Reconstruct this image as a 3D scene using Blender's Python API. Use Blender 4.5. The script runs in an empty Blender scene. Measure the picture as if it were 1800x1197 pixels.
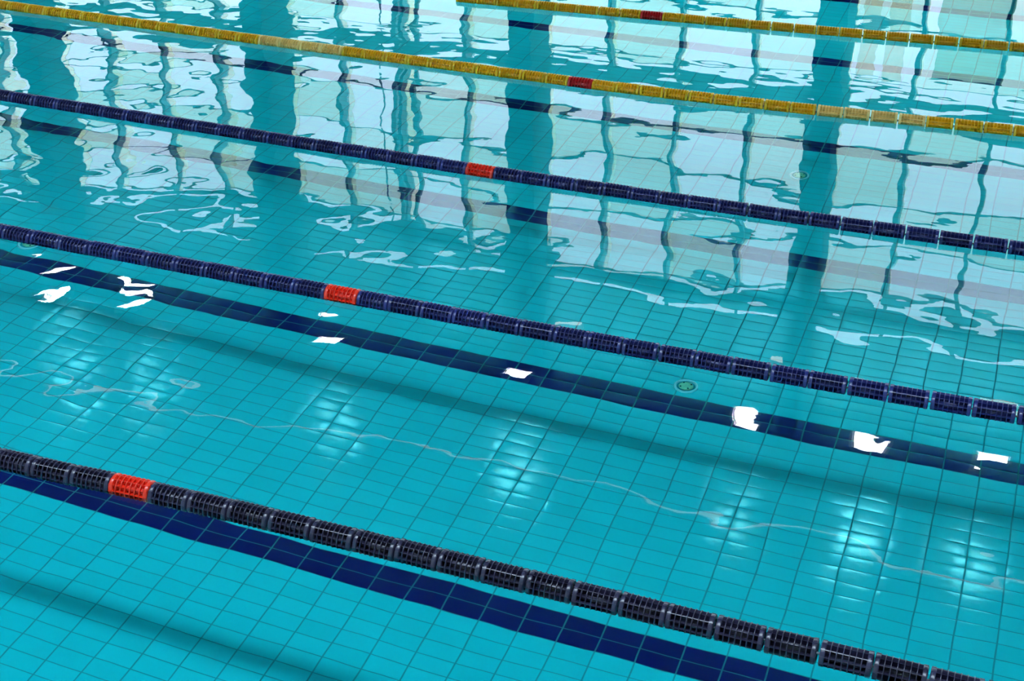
import bpy, bmesh, math, random
from mathutils import Matrix, Vector

random.seed(7)
S = bpy.context.scene
C = S.collection

# ------------------------------------------------------------------ camera
cam_d = bpy.data.cameras.new('camera')
cam = bpy.data.objects.new('camera', cam_d)
C.objects.link(cam)
S.camera = cam
cam_d.sensor_width = 36.0
cam_d.sensor_fit = 'HORIZONTAL'
cam_d.lens = 2523.73 * 36.0 / 1800.0
cam_d.clip_start = 0.05
cam_d.clip_end = 500
RT = Vector((0.936576, 0.350399, 0.006772))
UP = Vector((-0.173060, 0.445591, 0.878350))
FW = Vector((-0.304755, 0.823814, -0.477970))
cam.matrix_world = Matrix(((RT.x, UP.x, -FW.x, 4.18965),
                           (RT.y, UP.y, -FW.y, -5.3204),
                           (RT.z, UP.z, -FW.z, 4.43599),
                           (0, 0, 0, 1)))

# ------------------------------------------------------------------ world: bright overcast sky
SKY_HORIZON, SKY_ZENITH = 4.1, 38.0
world = bpy.data.worlds.new('sky')
S.world = world
world.use_nodes = True
wn, wl = world.node_tree.nodes, world.node_tree.links
wn.clear()
w_out = wn.new('ShaderNodeOutputWorld')
w_bg = wn.new('ShaderNodeBackground')
w_tc = wn.new('ShaderNodeTexCoord')
w_sep = wn.new('ShaderNodeSeparateXYZ')
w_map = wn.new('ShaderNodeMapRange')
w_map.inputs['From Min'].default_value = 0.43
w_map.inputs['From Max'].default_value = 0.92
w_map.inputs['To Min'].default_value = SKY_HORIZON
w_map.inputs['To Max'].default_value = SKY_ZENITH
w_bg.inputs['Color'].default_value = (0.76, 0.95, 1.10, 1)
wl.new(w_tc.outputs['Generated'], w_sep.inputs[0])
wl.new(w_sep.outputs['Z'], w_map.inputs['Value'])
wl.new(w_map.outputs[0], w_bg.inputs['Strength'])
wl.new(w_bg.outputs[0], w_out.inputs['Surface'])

S.view_settings.view_transform = 'Standard'
S.view_settings.look = 'None'
S.view_settings.gamma = 1
S.view_settings.exposure = 0.0
S.view_settings.use_curve_mapping = False
S.cycles.caustics_refractive = True
S.cycles.caustics_reflective = True
S.cycles.blur_glossy = 0.0
S.cycles.max_bounces = 10
S.cycles.diffuse_bounces = 5
S.cycles.transmission_bounces = 8
S.cycles.transparent_max_bounces = 12
S.cycles.sample_clamp_indirect = 60.0
S.cycles.use_denoising = True

# ------------------------------------------------------------------ mesh helpers
def finish(name, bm, mats, parent=None, smooth=False):
    me = bpy.data.meshes.new(name)
    bm.normal_update()
    bm.to_mesh(me)
    bm.free()
    for m in (mats if isinstance(mats, (list, tuple)) else [mats]):
        me.materials.append(m)
    if smooth:
        for p in me.polygons:
            p.use_smooth = True
    o = bpy.data.objects.new(name, me)
    C.objects.link(o)
    if parent is not None:
        o.parent = parent
    return o

def box(bm, x0, x1, y0, y1, z0, z1, mi=0):
    v = [bm.verts.new(p) for p in ((x0, y0, z0), (x1, y0, z0), (x1, y1, z0), (x0, y1, z0),
                                   (x0, y0, z1), (x1, y0, z1), (x1, y1, z1), (x0, y1, z1))]
    for f in ((3, 2, 1, 0), (4, 5, 6, 7), (0, 1, 5, 4), (1, 2, 6, 5), (2, 3, 7, 6), (3, 0, 4, 7)):
        bm.faces.new([v[i] for i in f]).material_index = mi

def lathe_x(bm, prof, n=32, closed=False):
    """profile of (x, r) turned about the X axis"""
    rings = []
    for x, r in prof:
        rings.append([bm.verts.new((x, r * math.cos(2 * math.pi * k / n), r * math.sin(2 * math.pi * k / n))) for k in range(n)])
    m = len(rings)
    for i in range(m if closed else m - 1):
        a, b = rings[i], rings[(i + 1) % m]
        for k in range(n):
            f = bm.faces.new((a[k], b[k], b[(k + 1) % n], a[(k + 1) % n]))
            f.smooth = True

def lathe_z(bm, prof, n=40):
    rings = []
    for r, z in prof:
        rings.append([bm.verts.new((r * math.cos(2 * math.pi * k / n), r * math.sin(2 * math.pi * k / n), z)) for k in range(n)])
    for i in range(len(rings) - 1):
        a, b = rings[i], rings[i + 1]
        for k in range(n):
            f = bm.faces.new((a[k], a[(k + 1) % n], b[(k + 1) % n], b[k]))
            f.smooth = True
    return rings

def tag(o, label=None, cat=None, group=None, kind=None):
    if label: o['label'] = label
    if cat: o['category'] = cat
    if group: o['group'] = group
    if kind: o['kind'] = kind
    return o

def empty(name, loc=(0, 0, 0)):
    o = bpy.data.objects.new(name, None)
    o.location = loc
    o.empty_display_size = 0.1
    C.objects.link(o)
    return o

# ------------------------------------------------------------------ materials
def new_mat(name):
    m = bpy.data.materials.new(name)
    m.use_nodes = True
    nt = m.node_tree
    b = nt.nodes.get('Principled BSDF')
    return m, nt, nt.nodes, nt.links, b

def plain(name, col, rough=0.6, metal=0.0, var=0.0, scale=6.0, coat=0.0, spec=0.5):
    m, nt, N, L, b = new_mat(name)
    b.inputs['Base Color'].default_value = (*col, 1)
    b.inputs['Roughness'].default_value = rough
    b.inputs['Metallic'].default_value = metal
    b.inputs['Coat Weight'].default_value = coat
    b.inputs['Specular IOR Level'].default_value = spec
    if var:
        tc = N.new('ShaderNodeTexCoord')
        no = N.new('ShaderNodeTexNoise')
        no.inputs['Scale'].default_value = scale
        no.inputs['Detail'].default_value = 3
        mx = N.new('ShaderNodeMix'); mx.data_type = 'RGBA'
        mx.inputs['A'].default_value = (*[c * (1 - var) for c in col], 1)
        mx.inputs['B'].default_value = (*[min(1, c * (1 + var)) for c in col], 1)
        L.new(tc.outputs['Object'], no.inputs['Vector'])
        L.new(no.outputs['Fac'], mx.inputs['Factor'])
        L.new(mx.outputs['Result'], b.inputs['Base Color'])
    return m

def emit(name, col, strength):
    m, nt, N, L, b = new_mat(name)
    b.inputs['Base Color'].default_value = (0.8, 0.8, 0.8, 1)
    b.inputs['Emission Color'].default_value = (*col, 1)
    b.inputs['Emission Strength'].default_value = strength
    return m

def pane_mat(name, tint):
    m, nt, N, L, b = new_mat(name)
    N.remove(b)
    out = [n for n in N if n.type == 'OUTPUT_MATERIAL'][0]
    t = N.new('ShaderNodeBsdfTransparent'); t.inputs['Color'].default_value = (*tint, 1)
    g = N.new('ShaderNodeBsdfGlossy'); g.inputs['Roughness'].default_value = 0.02
    mx = N.new('ShaderNodeMixShader'); mx.inputs['Fac'].default_value = 0.06
    L.new(t.outputs[0], mx.inputs[1]); L.new(g.outputs[0], mx.inputs[2])
    L.new(mx.outputs[0], out.inputs['Surface'])
    return m

TILE_X, TILE_Y = 0.25, 0.125
GX0, GY0 = 0.105, -0.017          # where the joints fall
STRIPE_YC = 1.25                  # lane lines at 1.25, 3.75, ... (+GY0)

def tile_material():
    m, nt, N, L, b = new_mat('pool_tiles')
    def math_(op, a, bb=None, c=None):
        n = N.new('ShaderNodeMath'); n.operation = op
        for i, v in enumerate((a, bb, c)):
            if v is None: continue
            if isinstance(v, (int, float)): n.inputs[i].default_value = v
            else: L.new(v, n.inputs[i])
        return n.outputs[0]
    geo = N.new('ShaderNodeNewGeometry')
    sep = N.new('ShaderNodeSeparateXYZ')
    L.new(geo.outputs['Position'], sep.inputs[0])
    u = math_('DIVIDE', math_('SUBTRACT', sep.outputs['X'], GX0), TILE_X)
    v = math_('DIVIDE', math_('SUBTRACT', sep.outputs['Y'], GY0), TILE_Y)
    fu, fv = math_('FRACT', u), math_('FRACT', v)
    iu, iv = math_('FLOOR', u), math_('FLOOR', v)
    cu, cv = math_('SUBTRACT', fu, 0.5), math_('SUBTRACT', fv, 0.5)
    # distance to the joint in metres
    du = math_('MULTIPLY', math_('SUBTRACT', 0.5, math_('ABSOLUTE', cu)), TILE_X)
    dv = math_('MULTIPLY', math_('SUBTRACT', 0.5, math_('ABSOLUTE', cv)), TILE_Y)
    def joint(d, w):
        mr = N.new('ShaderNodeMapRange'); mr.interpolation_type = 'SMOOTHSTEP'
        mr.inputs['From Min'].default_value = w * 0.7; mr.inputs['From Max'].default_value = w * 1.3
        mr.inputs['To Min'].default_value = 1.0; mr.inputs['To Max'].default_value = 0.0
        L.new(d, mr.inputs['Value']); return mr.outputs[0]
    ju, jv = joint(du, 0.0050), joint(dv, 0.0034)
    jnt = math_('MAXIMUM', ju, jv)
    # lane lines, two tiles wide, every 2.5 m
    s = math_('ABSOLUTE', math_('SUBTRACT', math_('FRACT', math_('DIVIDE', math_('SUBTRACT', sep.outputs['Y'], GY0), 2.5)), STRIPE_YC / 2.5))
    stripe = math_('LESS_THAN', s, 0.125 / 2.5)
    # per tile numbers
    comb = N.new('ShaderNodeCombineXYZ'); L.new(iu, comb.inputs[0]); L.new(iv, comb.inputs[1])
    wh = N.new('ShaderNodeTexWhiteNoise'); wh.noise_dimensions = '2D'; L.new(comb.outputs[0], wh.inputs['Vector'])
    rs = N.new('ShaderNodeSeparateColor'); L.new(wh.outputs['Color'], rs.inputs[0])
    ra = math_('SUBTRACT', rs.outputs[0], 0.5); rb = math_('SUBTRACT', rs.outputs[1], 0.5)
    def mix(f, a, bb):
        n = N.new('ShaderNodeMix'); n.data_type = 'RGBA'
        if isinstance(f, float): n.inputs['Factor'].default_value = f
        else: L.new(f, n.inputs['Factor'])
        for k, vv in (('A', a), ('B', bb)):
            if isinstance(vv, tuple): n.inputs[k].default_value = (*vv, 1)
            else: L.new(vv, n.inputs[k])
        return n.outputs['Result']
    aqua = mix(rs.outputs[2], TILE_A, TILE_B)
    navy = mix(rs.outputs[2], (0.010, 0.006, 0.105), (0.014, 0.009, 0.125))
    col = mix(stripe, aqua, navy)
    col = mix(jnt, col, mix(stripe, GROUT, (0.02, 0.20, 0.25)))
    L.new(col, b.inputs['Base Color'])
    b.inputs['Roughness'].default_value = 0.10
    b.inputs['Specular IOR Level'].default_value = 0.5
    b.inputs['IOR'].default_value = 1.45
    ro = N.new('ShaderNodeMix'); ro.data_type = 'FLOAT'
    ro.inputs['A'].default_value = 0.075; ro.inputs['B'].default_value = 0.7
    L.new(jnt, ro.inputs['Factor']); L.new(ro.outputs['Result'], b.inputs['Roughness'])
    # relief: tilt per tile, pillowed edges, recessed joints
    tilt = math_('ADD', math_('MULTIPLY', math_('MULTIPLY', cu, ra), 0.0018), math_('MULTIPLY', math_('MULTIPLY', cv, rb), 0.0010))
    pill = math_('ADD', math_('MULTIPLY', math_('POWER', math_('ABSOLUTE', cu), 4.0), -0.006), math_('MULTIPLY', math_('POWER', math_('ABSOLUTE', cv), 4.0), -0.004))
    h = math_('ADD', math_('ADD', tilt, pill), math_('MULTIPLY', jnt, -0.0008))
    bp = N.new('ShaderNodeBump'); bp.inputs['Distance'].default_value = 1.0; bp.inputs['Strength'].default_value = 1.0
    L.new(h, bp.inputs['Height']); L.new(bp.outputs[0], b.inputs['Normal'])
    return m

TILE_A, TILE_B = (0.022, 0.635, 0.665), (0.03, 0.675, 0.705)
GROUT = (0.01, 0.34, 0.38)

def water_material():
    m, nt, N, L, b = new_mat('pool_water')
    N.remove(b)
    out = [n for n in N if n.type == 'OUTPUT_MATERIAL'][0]
    g = N.new('ShaderNodeBsdfGlass')
    g.inputs['IOR'].default_value = 1.333
    g.inputs['Roughness'].default_value = 0.0
    g.inputs['Color'].default_value = (1, 1, 1, 1)
    L.new(g.outputs[0], out.inputs['Surface'])
    va = N.new('ShaderNodeVolumeAbsorption')
    va.inputs['Color'].default_value = WATER_TINT
    va.inputs['Density'].default_value = WATER_DENSITY
    L.new(va.outputs[0], out.inputs['Volume'])
    geo = N.new('ShaderNodeNewGeometry')
    def noise(scale, vec=(1, 1, 1), detail=2.0, seed=0.0, rough=0.45):
        mp = N.new('ShaderNodeMapping'); mp.inputs['Scale'].default_value = vec
        mp.inputs['Location'].default_value = (seed, seed * 1.7, 0)
        L.new(geo.outputs['Position'], mp.inputs['Vector'])
        n = N.new('ShaderNodeTexNoise'); n.noise_dimensions = '2D'
        n.inputs['Scale'].default_value = scale
        n.inputs['Detail'].default_value = detail
        n.inputs['Roughness'].default_value = rough
        L.new(mp.outputs[0], n.inputs['Vector'])
        return n.outputs['Fac']
    def mul(a, v):
        n = N.new('ShaderNodeMath'); n.operation = 'MULTIPLY'
        L.new(a, n.inputs[0])
        if isinstance(v, float): n.inputs[1].default_value = v
        else: L.new(v, n.inputs[1])
        return n.outputs[0]
    def add(a, bb):
        n = N.new('ShaderNodeMath'); n.operation = 'ADD'
        L.new(a, n.inputs[0]); L.new(bb, n.inputs[1]); return n.outputs[0]
    def ramp(src, a, bb, lo=0.0, hi=1.0):
        n = N.new('ShaderNodeMapRange'); n.interpolation_type = 'SMOOTHSTEP'
        n.inputs['From Min'].default_value = a; n.inputs['From Max'].default_value = bb
        n.inputs['To Min'].default_value = lo; n.inputs['To Max'].default_value = hi
        L.new(src, n.inputs['Value']); return n.outputs[0]
    sep = N.new('ShaderNodeSeparateXYZ'); L.new(geo.outputs['Position'], sep.inputs[0])
    swell = mul(noise(0.75, detail=1.0, seed=3.1), W_SWELL)
    chop = mul(noise(2.0, detail=1.0, seed=9.4), W_CHOP)
    fine = mul(noise(7.5, vec=(1, 1.3, 1), detail=1.0, seed=1.4), W_FINE)
    h = add(add(swell, chop), fine)
    # choppier water: the lane beyond the nearer yellow rope, and towards the left end
    lane = mul(ramp(sep.outputs['Y'], 7.35, 7.7), ramp(sep.outputs['Y'], 8.5, 9.4, 1.0, 0.0))
    h = add(h, mul(mul(noise(1.9, vec=(0.7, 1.2, 1), detail=1.5, seed=5.5), W_LANE), lane))
    left = ramp(sep.outputs['X'], 1.0, -4.0)
    near = ramp(sep.outputs['Y'], 5.6, 3.0)
    h = add(h, mul(mul(noise(1.5, detail=1.5, seed=8.5), W_LEFT), add(left, mul(near, 0.35))))
    bp = N.new('ShaderNodeBump'); bp.inputs['Distance'].default_value = 1.0; bp.inputs['Strength'].default_value = 1.0
    L.new(h, bp.inputs['Height']); L.new(bp.outputs[0], g.inputs['Normal'])
    return m

WATER_TINT = (0.10, 0.97, 1.0, 1)
WATER_DENSITY = 0.35
W_SWELL, W_CHOP, W_FINE, W_LANE, W_LEFT = 0.009, 0.0023, 0.00008, 0.0048, 0.0085

M_TILE = tile_material()
M_WATER = water_material()
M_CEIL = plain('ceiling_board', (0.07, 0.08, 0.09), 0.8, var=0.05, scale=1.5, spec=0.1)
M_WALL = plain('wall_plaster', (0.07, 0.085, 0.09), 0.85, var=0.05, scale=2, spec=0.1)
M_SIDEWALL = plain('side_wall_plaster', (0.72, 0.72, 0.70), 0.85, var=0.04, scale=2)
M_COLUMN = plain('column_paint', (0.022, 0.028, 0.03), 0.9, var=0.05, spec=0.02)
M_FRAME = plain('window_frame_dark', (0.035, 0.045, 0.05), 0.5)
M_LITSIDE = plain('window_reveal_cream', (0.90, 0.82, 0.62), 0.45)
M_DECK = plain('deck_tile', (0.50, 0.52, 0.50), 0.5, var=0.08, scale=9)
M_PANE = [pane_mat('pane_clear', (0.97, 0.98, 1.0)), pane_mat('pane_greenish', (0.80, 0.88, 0.80)), pane_mat('pane_pale', (0.92, 0.95, 0.90))]
M_LAMP = emit('lamp_glow', (1.0, 0.96, 0.98), 62.0)
M_STRIPLAMP = emit('strip_lamp_glow', (1.0, 0.62, 0.52), 1.9)
M_METAL = plain('lamp_housing', (0.55, 0.56, 0.58), 0.35, 0.8)
M_DARKMETAL = plain('dark_steel', (0.04, 0.05, 0.06), 0.5, 0.5)

# ------------------------------------------------------------------ the hall
PX0, PX1, PY0, PY1 = -27.0, 9.0, -5.0, 15.0
DEPTH = 2.205
HX0, HX1, HY0, HY1 = -34.0, 15.0, -9.0, 20.0
HC = 10.3
WATER_Z = -0.005

bm = bmesh.new(); box(bm, PX0, PX1, PY0, PY1, -DEPTH - 0.2, -DEPTH)
tag(finish('floor', bm, M_TILE), 'turquoise tiled pool bottom with navy lane lines under the water', 'pool floor', kind='structure')

M_POOLWALL = plain('pool_wall_tile', (0.12, 0.68, 0.70), 0.3, var=0.05)
for nm, a in (('wall_pool_near', (PX0, PX1, PY0 - 0.3, PY0)), ('wall_pool_far', (PX0, PX1, PY1, PY1 + 0.3)),
              ('wall_pool_left', (PX0 - 0.3, PX0, PY0 - 0.3, PY1 + 0.3)), ('wall_pool_right', (PX1, PX1 + 0.3, PY0 - 0.3, PY1 + 0.3))):
    bm = bmesh.new(); box(bm, *a, -DEPTH - 0.2, 0.04)
    tag(finish(nm, bm, M_POOLWALL), kind='structure')

bm = bmesh.new()
v = [bm.verts.new(p) for p in ((PX0, PY0, WATER_Z), (PX1, PY0, WATER_Z), (PX1, PY1, WATER_Z), (PX0, PY1, WATER_Z))]
bm.faces.new(v)
tag(finish('water_surface', bm, M_WATER), 'calm clear pool water mirroring the bright window wall', 'water', kind='structure')

bm = bmesh.new()
box(bm, HX0, HX1, HY0, PY0 - 0.3, -0.3, 0.04); box(bm, HX0, HX1, PY1 + 0.3, HY1 + 0.4, -0.3, 0.04)
box(bm, HX0, PX0 - 0.3, PY0 - 0.3, PY1 + 0.3, -0.3, 0.04); box(bm, PX1 + 0.3, HX1, PY0 - 0.3, PY1 + 0.3, -0.3, 0.04)
tag(finish('pool_deck', bm, M_DECK), kind='structure')

# ceiling with one long skylight over the near lanes
SKY_Y0, SKY_Y1 = -2.75, -1.65
bm = bmesh.new()
box(bm, HX0, HX1, HY0, SKY_Y0, HC, HC + 0.3); box(bm, HX0, HX1, SKY_Y1, HY1 + 0.4, HC, HC + 0.3)
box(bm, HX0, -26, SKY_Y0, SKY_Y1, HC, HC + 0.3); box(bm, 10, HX1, SKY_Y0, SKY_Y1, HC, HC + 0.3)
tag(finish('ceiling', bm, M_CEIL), kind='structure')
bm = bmesh.new()
for k in range(0, 20):
    x = -26 + 36 * k / 19
    box(bm, x - 0.04, x + 0.04, SKY_Y0, SKY_Y1, HC + 0.1, HC + 0.25)
sk = tag(finish('window_1', bm, M_FRAME), kind='structure')
bm = bmesh.new(); box(bm, -26, 10, SKY_Y0, SKY_Y1, HC + 0.17, HC + 0.18)
finish('pane', bm, M_PANE[0], sk)

bm = bmesh.new(); box(bm, HX0 - 0.3, HX0, HY0 - 0.3, HY1 + 0.4, -0.3, HC + 0.3)
tag(finish('wall_left', bm, M_SIDEWALL), kind='structure')
bm = bmesh.new(); box(bm, HX1, HX1 + 0.3, HY0 - 0.3, HY1 + 0.4, -0.3, HC + 0.3)
tag(finish('wall_right', bm, M_SIDEWALL), kind='structure')
bm = bmesh.new(); box(bm, HX0, HX1, HY0 - 0.3, HY0, -0.3, HC + 0.3)
tag(finish('wall_near', bm, M_SIDEWALL), kind='structure')

# window wall
Z = dict(sill=0.5, low=4.03, up0=4.42, up1=8.08, sl0=8.55, sl1=8.70)
PER, XR0, COLW, COLD = 5.62, -4.45, 0.50, 1.0
bays = [XR0 + PER * k for k in range(-5, 4)]        # right face of each column = left end of a bay
bm = bmesh.new()
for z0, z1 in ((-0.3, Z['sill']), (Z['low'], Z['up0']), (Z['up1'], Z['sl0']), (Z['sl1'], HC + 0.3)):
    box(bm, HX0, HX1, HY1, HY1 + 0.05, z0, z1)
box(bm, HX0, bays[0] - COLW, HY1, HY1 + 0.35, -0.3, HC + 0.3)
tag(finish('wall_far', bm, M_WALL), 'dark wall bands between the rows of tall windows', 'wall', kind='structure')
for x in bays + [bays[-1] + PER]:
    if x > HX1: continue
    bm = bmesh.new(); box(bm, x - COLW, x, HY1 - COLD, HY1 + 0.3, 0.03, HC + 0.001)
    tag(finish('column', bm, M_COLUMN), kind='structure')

# greenish panes (1), clear (0), pale (2) by bay and row as the water shows them; rows from 4.42 up
ROWS = [Z['up0'], 4.98, 5.93, 6.95, 7.92, Z['up1']]
TINT = {-1: ["0020", "0100", "1011", "0001", "0000"],
        -2: ["0010", "0010", "1000", "0011", "0101"],
        -3: ["0100", "1001", "0101", "0010", "0000"],
        0: ["2021", "1010", "0101", "2101", "0000"],
        1: ["2201", "1102", "0201", "0012", "2222"]}
TINT[0], TINT[1] = ["0021", "1010", "0201", "1101", "0020"], ["0011", "1102", "0100", "0010", "2200"]
n_win = 2
for k, x in zip(range(-5, 4), bays):
    x1 = min(x + PER - COLW, HX1)
    f = bmesh.new()
    cols = [x, x + 1.20, x + 2.57, x + 3.93, x1]
    for c in cols[1:-1]:
        if c < HX1 - 0.1:
            box(f, c - 0.035, c + 0.035, HY1 - 0.15, HY1 + 0.06, Z['up0'], Z['up1'])
            box(f, c - 0.035, c + 0.035, HY1 - 0.15, HY1 + 0.06, Z['sill'], Z['low'])
            box(f, c - 0.035, c + 0.035, HY1 + 0.0, HY1 + 0.05, Z['sl0'], Z['sl1'])
    for z in (4.98, 5.93, 6.95, 7.92, 3.70, 2.68, 1.2):
        box(f, x, x1, HY1 + 0.0, HY1 + 0.05, z - 0.03, z + 0.03)
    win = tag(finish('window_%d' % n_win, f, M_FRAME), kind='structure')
    rv = bmesh.new()                                        # cream strips on one side only: light on the posts put into colour
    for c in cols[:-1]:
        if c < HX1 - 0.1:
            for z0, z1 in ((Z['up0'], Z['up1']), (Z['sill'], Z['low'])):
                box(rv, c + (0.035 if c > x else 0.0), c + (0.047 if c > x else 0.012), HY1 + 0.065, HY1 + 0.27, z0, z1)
    finish('reveal', rv, M_LITSIDE, win)
    n_win += 1
    p = bmesh.new()
    rows = TINT.get(k + 1, ["0102", "1002", "0210", "2001", "0000"])
    for r in range(5):
        for c in range(4):
            box(p, cols[c], cols[c + 1], HY1 + 0.055, HY1 + 0.060, ROWS[r], ROWS[r + 1], int(rows[r][c]))
    for z0, z1 in ((Z['sill'], 2.68), (2.68, 3.70), (3.70, Z['low']), (Z['sl0'], Z['sl1'])):
        for c in range(4):
            box(p, cols[c], cols[c + 1], HY1 + 0.055, HY1 + 0.060, z0, z1, (c * 2 + k + int(z0)) % 3 if z0 in (2.68, Z['sill']) else 0)
    finish('pane', p, M_PANE, win)

# ------------------------------------------------------------------ ceiling lamps mirrored in the water
def make_lamp():
    t = empty('ceiling_light')
    h = bmesh.new()
    box(h, -0.27, 0.27, -0.23, 0.23, 0.02, 0.14); box(h, -0.03, 0.03, -0.03, 0.03, 0.14, HC - 10.0)
    for s in (-1, 1):
        box(h, s * 0.27 - 0.02, s * 0.27 + 0.02, -0.23, 0.23, -0.03, 0.02)
        box(h, -0.25, 0.25, s * 0.21 - 0.02, s * 0.21 + 0.02, -0.03, 0.02)
    finish('housing', h, M_METAL, t)
    d = bmesh.new(); box(d, -0.22, 0.22, -0.18, 0.18, 0.0, 0.02)
    finish('lamp_lens', d, M_LAMP, t)
    return t
lamp0 = make_lamp()
LAMPS = [(-15.5, 1.5, 'square ceiling floodlight throwing the broad striped glare beside the left edge of the water'),
         (-13.42, 1.15, 'square ceiling floodlight whose small glare lies on the navy line second from the left'),
         (-8.78, 1.15, 'square ceiling floodlight whose glare lies below the second red float'),
         (-4.45, 1.25, 'square ceiling floodlight whose glare lies mid frame on the navy line'),
         (0.19, 1.0, 'square ceiling floodlight whose glare lies just right of the round floor fitting'),
         (2.62, 1.5, 'large ceiling floodlight throwing the biggest glare on the right half of the navy line'),
         (4.74, 1.25, 'square ceiling floodlight whose glare is nearest the right edge of the water')]
for i, (x, s, lab) in enumerate(LAMPS):
    if i == 0: t = lamp0
    else:
        t = lamp0.copy(); C.objects.link(t)
        for ch in list(lamp0.children):
            c = ch.copy(); C.objects.link(c); c.parent = t
    t.location = (x, 18.42, 10.0); t.scale = (s, s, 1)
    tag(t, lab, 'lamp', 'floodlights along the ceiling above the window wall')

t = empty('strip_light', (-4.0, 15.0, 10.0))
b_ = bmesh.new(); box(b_, -16, 10.5, -0.05, 0.05, 0.02, 0.07)
for k in range(9): box(b_, -15.5 + 3.2 * k, -15.46 + 3.2 * k, -0.02, 0.02, 0.07, HC - 10.005)
finish('housing', b_, M_METAL, t)
b_ = bmesh.new(); box(b_, -16, 10.5, -0.022, 0.022, 0.0, 0.02)
finish('lamp_tube', b_, M_STRIPLAMP, t)
tag(t, 'long slim strip light drawing the faint pinkish wavy line across the near lane', 'lamp')

M_WARM = emit('wall_lamp_glow', (1.0, 0.86, 0.66), 4.0)  # glowing bars added to make warm streaks in the water, not real lamps
STREAKS = [(-8.4, 0.45, 'small warm wall lamp, its faint streak above the second red float'),
      (-3.9, 0.45, 'small warm wall lamp, its faint streak mid frame behind the second rope'),
      (0.52, 0.45, 'small warm wall lamp, its curled streak above the round floor fitting to the right'),
      (2.43, 0.5, 'small warm wall lamp, its flat streak above the widest lamp glare'),
      (4.77, 0.6, 'small warm wall lamp, its bright streak at the right edge behind the second rope')]
for x, w, lab in STREAKS:
    t = empty('wall_lamp', (x, 19.98, 9.6))
    b_ = bmesh.new(); box(b_, -w / 2 - 0.03, w / 2 + 0.03, -0.10, 0.019, 0.05, 0.16)
    finish('housing', b_, M_METAL, t)
    b_ = bmesh.new(); box(b_, -w / 2, w / 2, -0.07, 0.0, 0.0, 0.05)
    finish('lamp_lens', b_, M_WARM, t)
    tag(t, lab, 'lamp', 'wall lamps above the clerestory')

# ladder outside the windows
lad = bmesh.new()
for x in (-8.12, -7.68):
    box(lad, x - 0.05, x + 0.05, 20.9, 21.0, 0.0, 8.6)
for k in range(24): box(lad, -8.12, -7.68, 20.93, 20.97, 0.45 + 0.34 * k, 0.475 + 0.34 * k)
for k in range(6): box(lad, -8.3, -8.28, 20.6, 20.64, 3.0 + k, 3.9 + k)
tag(finish('ladder', lad, M_DARKMETAL), 'dark steel ladder outside the windows, mirrored left of centre', 'ladder')

# roller blind and curtain on the lower windows
def cloth(name, col, through):
    m, nt, N, L, b = new_mat(name)
    N.remove(b)
    out = [n for n in N if n.type == 'OUTPUT_MATERIAL'][0]
    d = N.new('ShaderNodeBsdfDiffuse'); d.inputs['Color'].default_value = (*col, 1)
    t = N.new('ShaderNodeBsdfTransparent'); t.inputs['Color'].default_value = (*col, 1)
    mx = N.new('ShaderNodeMixShader'); mx.inputs['Fac'].default_value = through
    L.new(d.outputs[0], mx.inputs[1]); L.new(t.outputs[0], mx.inputs[2]); L.new(mx.outputs[0], out.inputs['Surface'])
    return m
M_BLIND = cloth('blind_fabric', (0.80, 0.92, 0.82), 0.72)
M_CURTAIN = cloth('curtain_fabric', (0.98, 0.93, 0.82), 0.85)
t = empty('roller_blind', (3.22, 19.9, 3.34))
bl = bmesh.new(); box(bl, -0.60, 0.58, 0.0, 0.003, -1.7, 0.0)
finish('fabric', bl, M_BLIND, t)
bl = bmesh.new(); box(bl, -0.60, 0.58, -0.012, 0.015, -1.73, -1.70)
finish('hem_bar', bl, M_DARKMETAL, t)
bl = bmesh.new(); lathe_x(bl, [(-0.62, 0.001), (-0.62, 0.03), (0.60, 0.03), (0.60, 0.001)], 16)
finish('roller', bl, M_DARKMETAL, t)
tag(t, 'grey green see-through roller blind, mirrored near the upper right corner of the water', 'blind')
t = empty('curtain', (1.74, 19.82, 3.45))
for x0, x1 in ((-0.42, -0.10), (0.05, 0.40)):
    cu = bmesh.new()
    n = 36
    fr = []
    for j in range(n + 1):
        x = x0 + (x1 - x0) * j / n
        y = 0.03 * math.sin(j * 1.1)
        fr.append([cu.verts.new((x, y + dy, z)) for dy in (-0.002, 0.002) for z in (-2.3, 0.0)])
    for p_, q_ in zip(fr, fr[1:]):
        cu.faces.new((p_[0], q_[0], q_[1], p_[1])); cu.faces.new((p_[3], q_[3], q_[2], p_[2]))
    finish('curtain_panel', cu, M_CURTAIN, t, smooth=True)
cu = bmesh.new(); box(cu, -0.55, 0.55, -0.012, 0.012, 0.0, 0.025)
finish('curtain_rail', cu, M_DARKMETAL, t)
tag(t, 'cream hanging curtain in two parts, mirrored behind the farther yellow rope at right', 'curtain')

# ------------------------------------------------------------------ ground outside
bm = bmesh.new(); box(bm, -80, 60, 20.4, 90, -0.5, -0.3)
tag(finish('ground', bm, plain('ground_outside', (0.3, 0.34, 0.26), 0.9, var=0.2)), kind='structure')

# ------------------------------------------------------------------ lane ropes
def plastic(name, col, var=0.18):
    m, nt, N, L, b = new_mat(name)
    oi = N.new('ShaderNodeObjectInfo')
    hv = N.new('ShaderNodeHueSaturation'); hv.inputs['Color'].default_value = (*col, 1)
    mr = N.new('ShaderNodeMapRange'); mr.inputs['To Min'].default_value = 1 - var; mr.inputs['To Max'].default_value = 1 + var
    L.new(oi.outputs['Random'], mr.inputs['Value']); L.new(mr.outputs[0], hv.inputs['Value'])
    L.new(hv.outputs[0], b.inputs['Base Color'])
    b.inputs['Roughness'].default_value = 0.28
    b.inputs['Specular IOR Level'].default_value = 0.75
    return m

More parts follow.
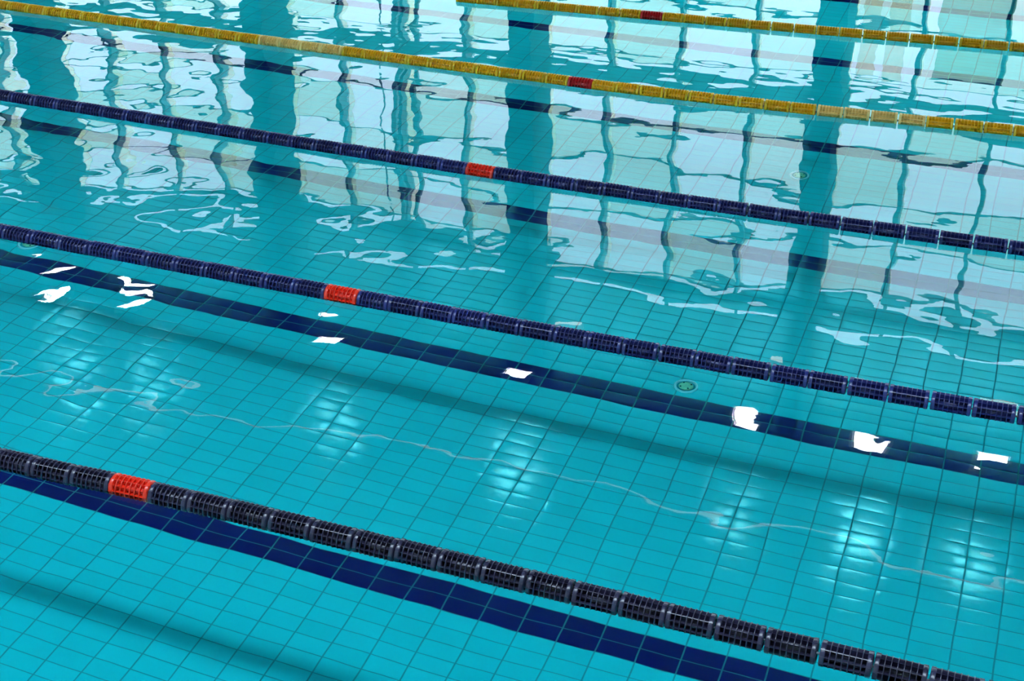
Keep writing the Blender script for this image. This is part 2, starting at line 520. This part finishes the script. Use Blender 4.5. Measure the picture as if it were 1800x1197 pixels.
P_BLACK = plastic('float_plastic_black_navy', (0.026, 0.024, 0.058))
P_NAVY = plastic('float_plastic_navy', (0.020, 0.028, 0.160))
P_RED = plastic('float_plastic_red', (0.85, 0.035, 0.012), 0.08)
P_CRIM = plastic('float_plastic_crimson', (0.70, 0.010, 0.016), 0.05)
P_YELL = plastic('float_plastic_yellow', (1.0, 0.60, 0.010), 0.05)
P_PALE = plastic('float_plastic_faded_yellow', (1.0, 0.75, 0.26), 0.05)
M_CABLE = plain('rope_cable', (0.25, 0.27, 0.30), 0.4, 0.6)

RAD = 0.069
def float_mesh(name, length, mat):
    """ribbed wave-breaking float: hub, collars at both ends, thin rings, lengthwise fins"""
    bm = bmesh.new()
    l = length / 2
    lathe_x(bm, [(-l + .004, .012), (-l + .004, .036), (l - .004, .036), (l - .004, .012)], 24)      # hub
    r = RAD
    for s in (-1, 1):                                                                               # end collars
        a, b2 = s * l, s * (l - 0.023)
        lathe_x(bm, [(a, r - .022), (a, r - .006), (a - s * .005, r - .0015), (b2 + s * .003, r - .0015), (b2, r - .004), (b2, r - .022)], 32)
        lathe_x(bm, [(a - s * .012, .036), (a - s * .012, r - .006)], 24)
        lathe_x(bm, [(a, r - .022), (b2, r - .022)], 24)
    inner = 2 * l - 0.046
    nr = 6
    for k in range(nr):                                                                             # thin rings
        x = -l + 0.023 + inner * (k + 0.75) / (nr + 0.5)
        w = 0.0024
        lathe_x(bm, [(x - w, r - .016), (x - w, r - .001), (x, r + .0012), (x + w, r - .001), (x + w, r - .016)], 32, closed=True)
    nf = 12
    for k in range(nf):                                                                             # fins
        a = 2 * math.pi * k / nf
        c, s = math.cos(a), math.sin(a)
        t = 0.0013
        vs = []
        for x in (-l + .004, l - .004):
            for rr in (.034, r - .0030):
                for q in (-t, t):
                    vs.append(bm.verts.new((x, rr * c - q * s, rr * s + q * c)))
        for f in ((0, 1, 3, 2), (4, 6, 7, 5), (2, 3, 7, 6), (0, 2, 6, 4), (1, 5, 7, 3), (0, 4, 5, 1)):
            bm.faces.new([vs[i] for i in f])
        # little teeth where the fin meets each collar
        for sx in (-1, 1):
            xa, xb = sx * (l - .002), sx * (l - .022)
            vs = []
            for x in (min(xa, xb), max(xa, xb)):
                for rr in (r - .006, r + .0004):
                    for q in (-.0022, .0022):
                        vs.append(bm.verts.new((x, rr * c - q * s, rr * s + q * c)))
            for f in ((0, 1, 3, 2), (4, 6, 7, 5), (2, 3, 7, 6), (0, 2, 6, 4), (1, 5, 7, 3)):
                bm.faces.new([vs[i] for i in f])
    me = bpy.data.meshes.new(name)
    bmesh.ops.recalc_face_normals(bm, faces=bm.faces)
    bm.to_mesh(me); bm.free()
    me.materials.append(mat)
    return me

PITCH = 0.2380
LEN = 0.225
MESH = {}
def fmesh(mat, red=False):
    key = (mat.name, red)
    if key not in MESH: MESH[key] = float_mesh('lane_float', LEN + (0.013 if red else 0.0), mat)
    return MESH[key]

# measured joints between floats: index -> x
J = {0: [(-2, -0.576), (0, -0.078), (3, 0.642), (6, 1.372), (9, 2.078), (12, 2.785), (15, 3.497), (18, 4.24)],
     1: [(-11, -2.733), (-8, -1.973), (-5, -1.24), (-2, -0.524), (0, -0.050), (3, 0.657), (6, 1.363), (9, 2.063), (12, 2.773), (15, 3.486), (18, 4.219), (19, 4.472)],
     2: [(-19, -4.597), (-15, -3.581), (-11, -2.606), (-7, -1.647), (-4, -0.945), (0, -0.005), (4, 0.932), (8, 1.863), (12, 2.81), (15, 3.533), (18, 4.271)],
     3: [(-30, -7.3), (-2, -0.424), (0, 0.055), (4, 1.004), (8, 1.948), (12, 2.908), (15, 3.644), (17, 4.147)],
     4: [(-8, -1.85), (0, 0.065), (4, 1.017), (8, 1.976), (12, 2.946), (16, 3.949)]}
def joint_x(k, i):
    pts = J[k]
    if i <= pts[0][0]: return pts[0][1] + (i - pts[0][0]) * 0.241
    if i >= pts[-1][0]: return pts[-1][1] + (i - pts[-1][0]) * 0.2455
    for (a, xa), (b, xb) in zip(pts, pts[1:]):
        if a <= i <= b: return xa + (xb - xa) * (i - a) / (b - a)

# a gentle sideways bow of each rope (x, y) knots
BOW = {0: [(-4, -0.045), (-0.577, -0.013), (0.057, 0.006), (2.07, 0.013), (3.98, 0.001), (6, -0.03)],
       1: [(-5, 2.56), (-2.485, 2.515), (0.08, 2.497), (2.30, 2.493), (3.97, 2.516), (6, 2.57)],
       2: [(-7, 5.15), (-4.117, 5.039), (0.13, 4.948), (2.0, 4.945), (3.78, 4.968), (6, 5.03)],
       3: [(-9, 7.68), (-5.953, 7.561), (0.216, 7.399), (2.0, 7.43), (3.64, 7.53), (6, 7.68)],
       4: [(-5, 9.62), (0.22, 9.888), (3.69, 10.145), (6, 10.32)]}
def bow(k, x):
    pts = BOW[k]
    # quadratic-free smooth interpolation (Catmull-Rom on the knots)
    n = len(pts)
    i = 0
    while i < n - 2 and x > pts[i + 1][0]: i += 1
    p0 = pts[max(i - 1, 0)]; p1 = pts[i]; p2 = pts[i + 1]; p3 = pts[min(i + 2, n - 1)]
    m1 = (p2[1] - p0[1]) / (p2[0] - p0[0]); m2 = (p3[1] - p1[1]) / (p3[0] - p1[0])
    h = p2[0] - p1[0]; t = (x - p1[0]) / h
    return ((2 * t**3 - 3 * t**2 + 1) * p1[1] + (t**3 - 2 * t**2 + t) * h * m1 + (-2 * t**3 + 3 * t**2) * p2[1] + (t**3 - t**2) * h * m2)

ROPES = [
    (0, -8, 21, P_BLACK, P_RED, 'nearest lane rope, near-black ribbed floats with one faded red float at lower left'),
    (1, -16, 22, P_NAVY, P_RED, 'second lane rope from the front, navy ribbed floats just behind the row of lamp glares'),
    (2, -24, 21, P_NAVY, P_RED, 'third lane rope from the front, the farther of the two bluer navy ropes'),
    (3, -34, 20, P_YELL, P_CRIM, 'nearer yellow lane rope, with two faded patches and one red float'),
    (4, -9, 19, P_YELL, P_CRIM, 'farther yellow lane rope cutting the top edge, unfaded with one red float'),
]
FADED = {3: {-14, -13, -12, -11, 10, 11, 12, 13}}
for k, i0, i1, mat, red, lab in ROPES:
    xa, xb = joint_x(k, i0), joint_x(k, i1)
    root = empty('lane_rope', ((xa + xb) / 2, 2.5 * k, 0))
    tag(root, lab, 'lane rope', 'floating lane ropes')
    ox, oy = root.location.x, root.location.y
    cb = bmesh.new()
    n = 60
    prev = None
    for j in range(n + 1):
        x = xa + (xb - xa) * j / n
        y = bow(k, x)
        ring = [cb.verts.new((x - ox, y - oy + 0.006 * math.cos(a), 0.006 * math.sin(a))) for a in [2 * math.pi * q / 8 for q in range(8)]]
        if prev:
            for q in range(8): cb.faces.new((prev[q], ring[q], ring[(q + 1) % 8], prev[(q + 1) % 8]))
        prev = ring
    finish('cable', cb, M_CABLE, root, smooth=True)
    for i in range(i0, i1):
        a, b2 = joint_x(k, i), joint_x(k, i + 1)
        x = (a + b2) / 2
        m = mat
        is_red = i == 0
        if is_red: m = red
        elif i in FADED.get(k, ()): m = P_PALE
        fl = bpy.data.objects.new('lane_float', fmesh(m, is_red))
        C.objects.link(fl)
        fl.parent = root
        jx = 0.0 if is_red else random.uniform(-0.003, 0.003)
        y = bow(k, x)
        sl = (bow(k, x + 0.1) - bow(k, x - 0.1)) / 0.2
        fl.location = (x + jx - ox, y - oy + random.uniform(-0.002, 0.002), random.uniform(-0.002, 0.002))
        fl.rotation_euler = (random.uniform(0, 6.28), random.uniform(-0.012, 0.012), math.atan(sl) + random.uniform(-0.012, 0.012))
        if not is_red: fl.scale.x = min(1.08, max(0.96, (b2 - a - 0.011) / LEN))
        if is_red: fl['label'] = 'red float among the others'
        elif m is P_PALE: fl['label'] = 'faded pale yellow float'

# ------------------------------------------------------------------ fittings on the pool floor
M_RIM = plain('fitting_rim', (0.95, 0.97, 0.95), 0.2)
M_GRATE = plain('fitting_plate', (0.66, 0.72, 0.42), 0.35, var=0.25, scale=60)
M_RECESS = plain('fitting_recess', (0.02, 0.30, 0.34), 0.5)
M_DARK = plain('fitting_screw', (0.02, 0.08, 0.08), 0.4)
def fitting(x, y, lab):
    t = empty('floor_inlet', (x, y, -DEPTH))
    r = bmesh.new(); lathe_z(r, [(0.096, 0.0), (0.094, 0.014), (0.086, 0.020), (0.078, 0.014), (0.074, 0.004)])
    finish('rim', r, M_RIM, t)
    g = bmesh.new(); rings = lathe_z(g, [(0.058, 0.003), (0.056, 0.014), (0.030, 0.020), (0.012, 0.021)])
    g.faces.new(rings[-1])
    finish('cover_plate', g, M_GRATE, t)
    q_ = bmesh.new(); lathe_z(q_, [(0.080, 0.005), (0.070, 0.002), (0.055, 0.002)]); finish('recess', q_, M_RECESS, t)
    for q in range(4):
        a = 0.6 + q * math.pi / 2
        s = bmesh.new(); rr = lathe_z(s, [(0.007, 0.012), (0.007, 0.021), (0.002, 0.022)], 12); s.faces.new(rr[-1])
        o = finish('screw', s, M_DARK, t); o.location = (0.045 * math.cos(a), 0.045 * math.sin(a), 0)
    tag(t, lab, 'pool inlet', 'round inlets in the pool floor')
fitting(2.16, 4.00, 'round metal inlet in the pool floor beside the navy line, the clearest one')
fitting(2.26, 7.98, 'round inlet in the pool floor, faint under the window reflection at upper right')
fitting(-3.83, 4.02, 'round inlet in the pool floor cut by the left edge below the second rope')
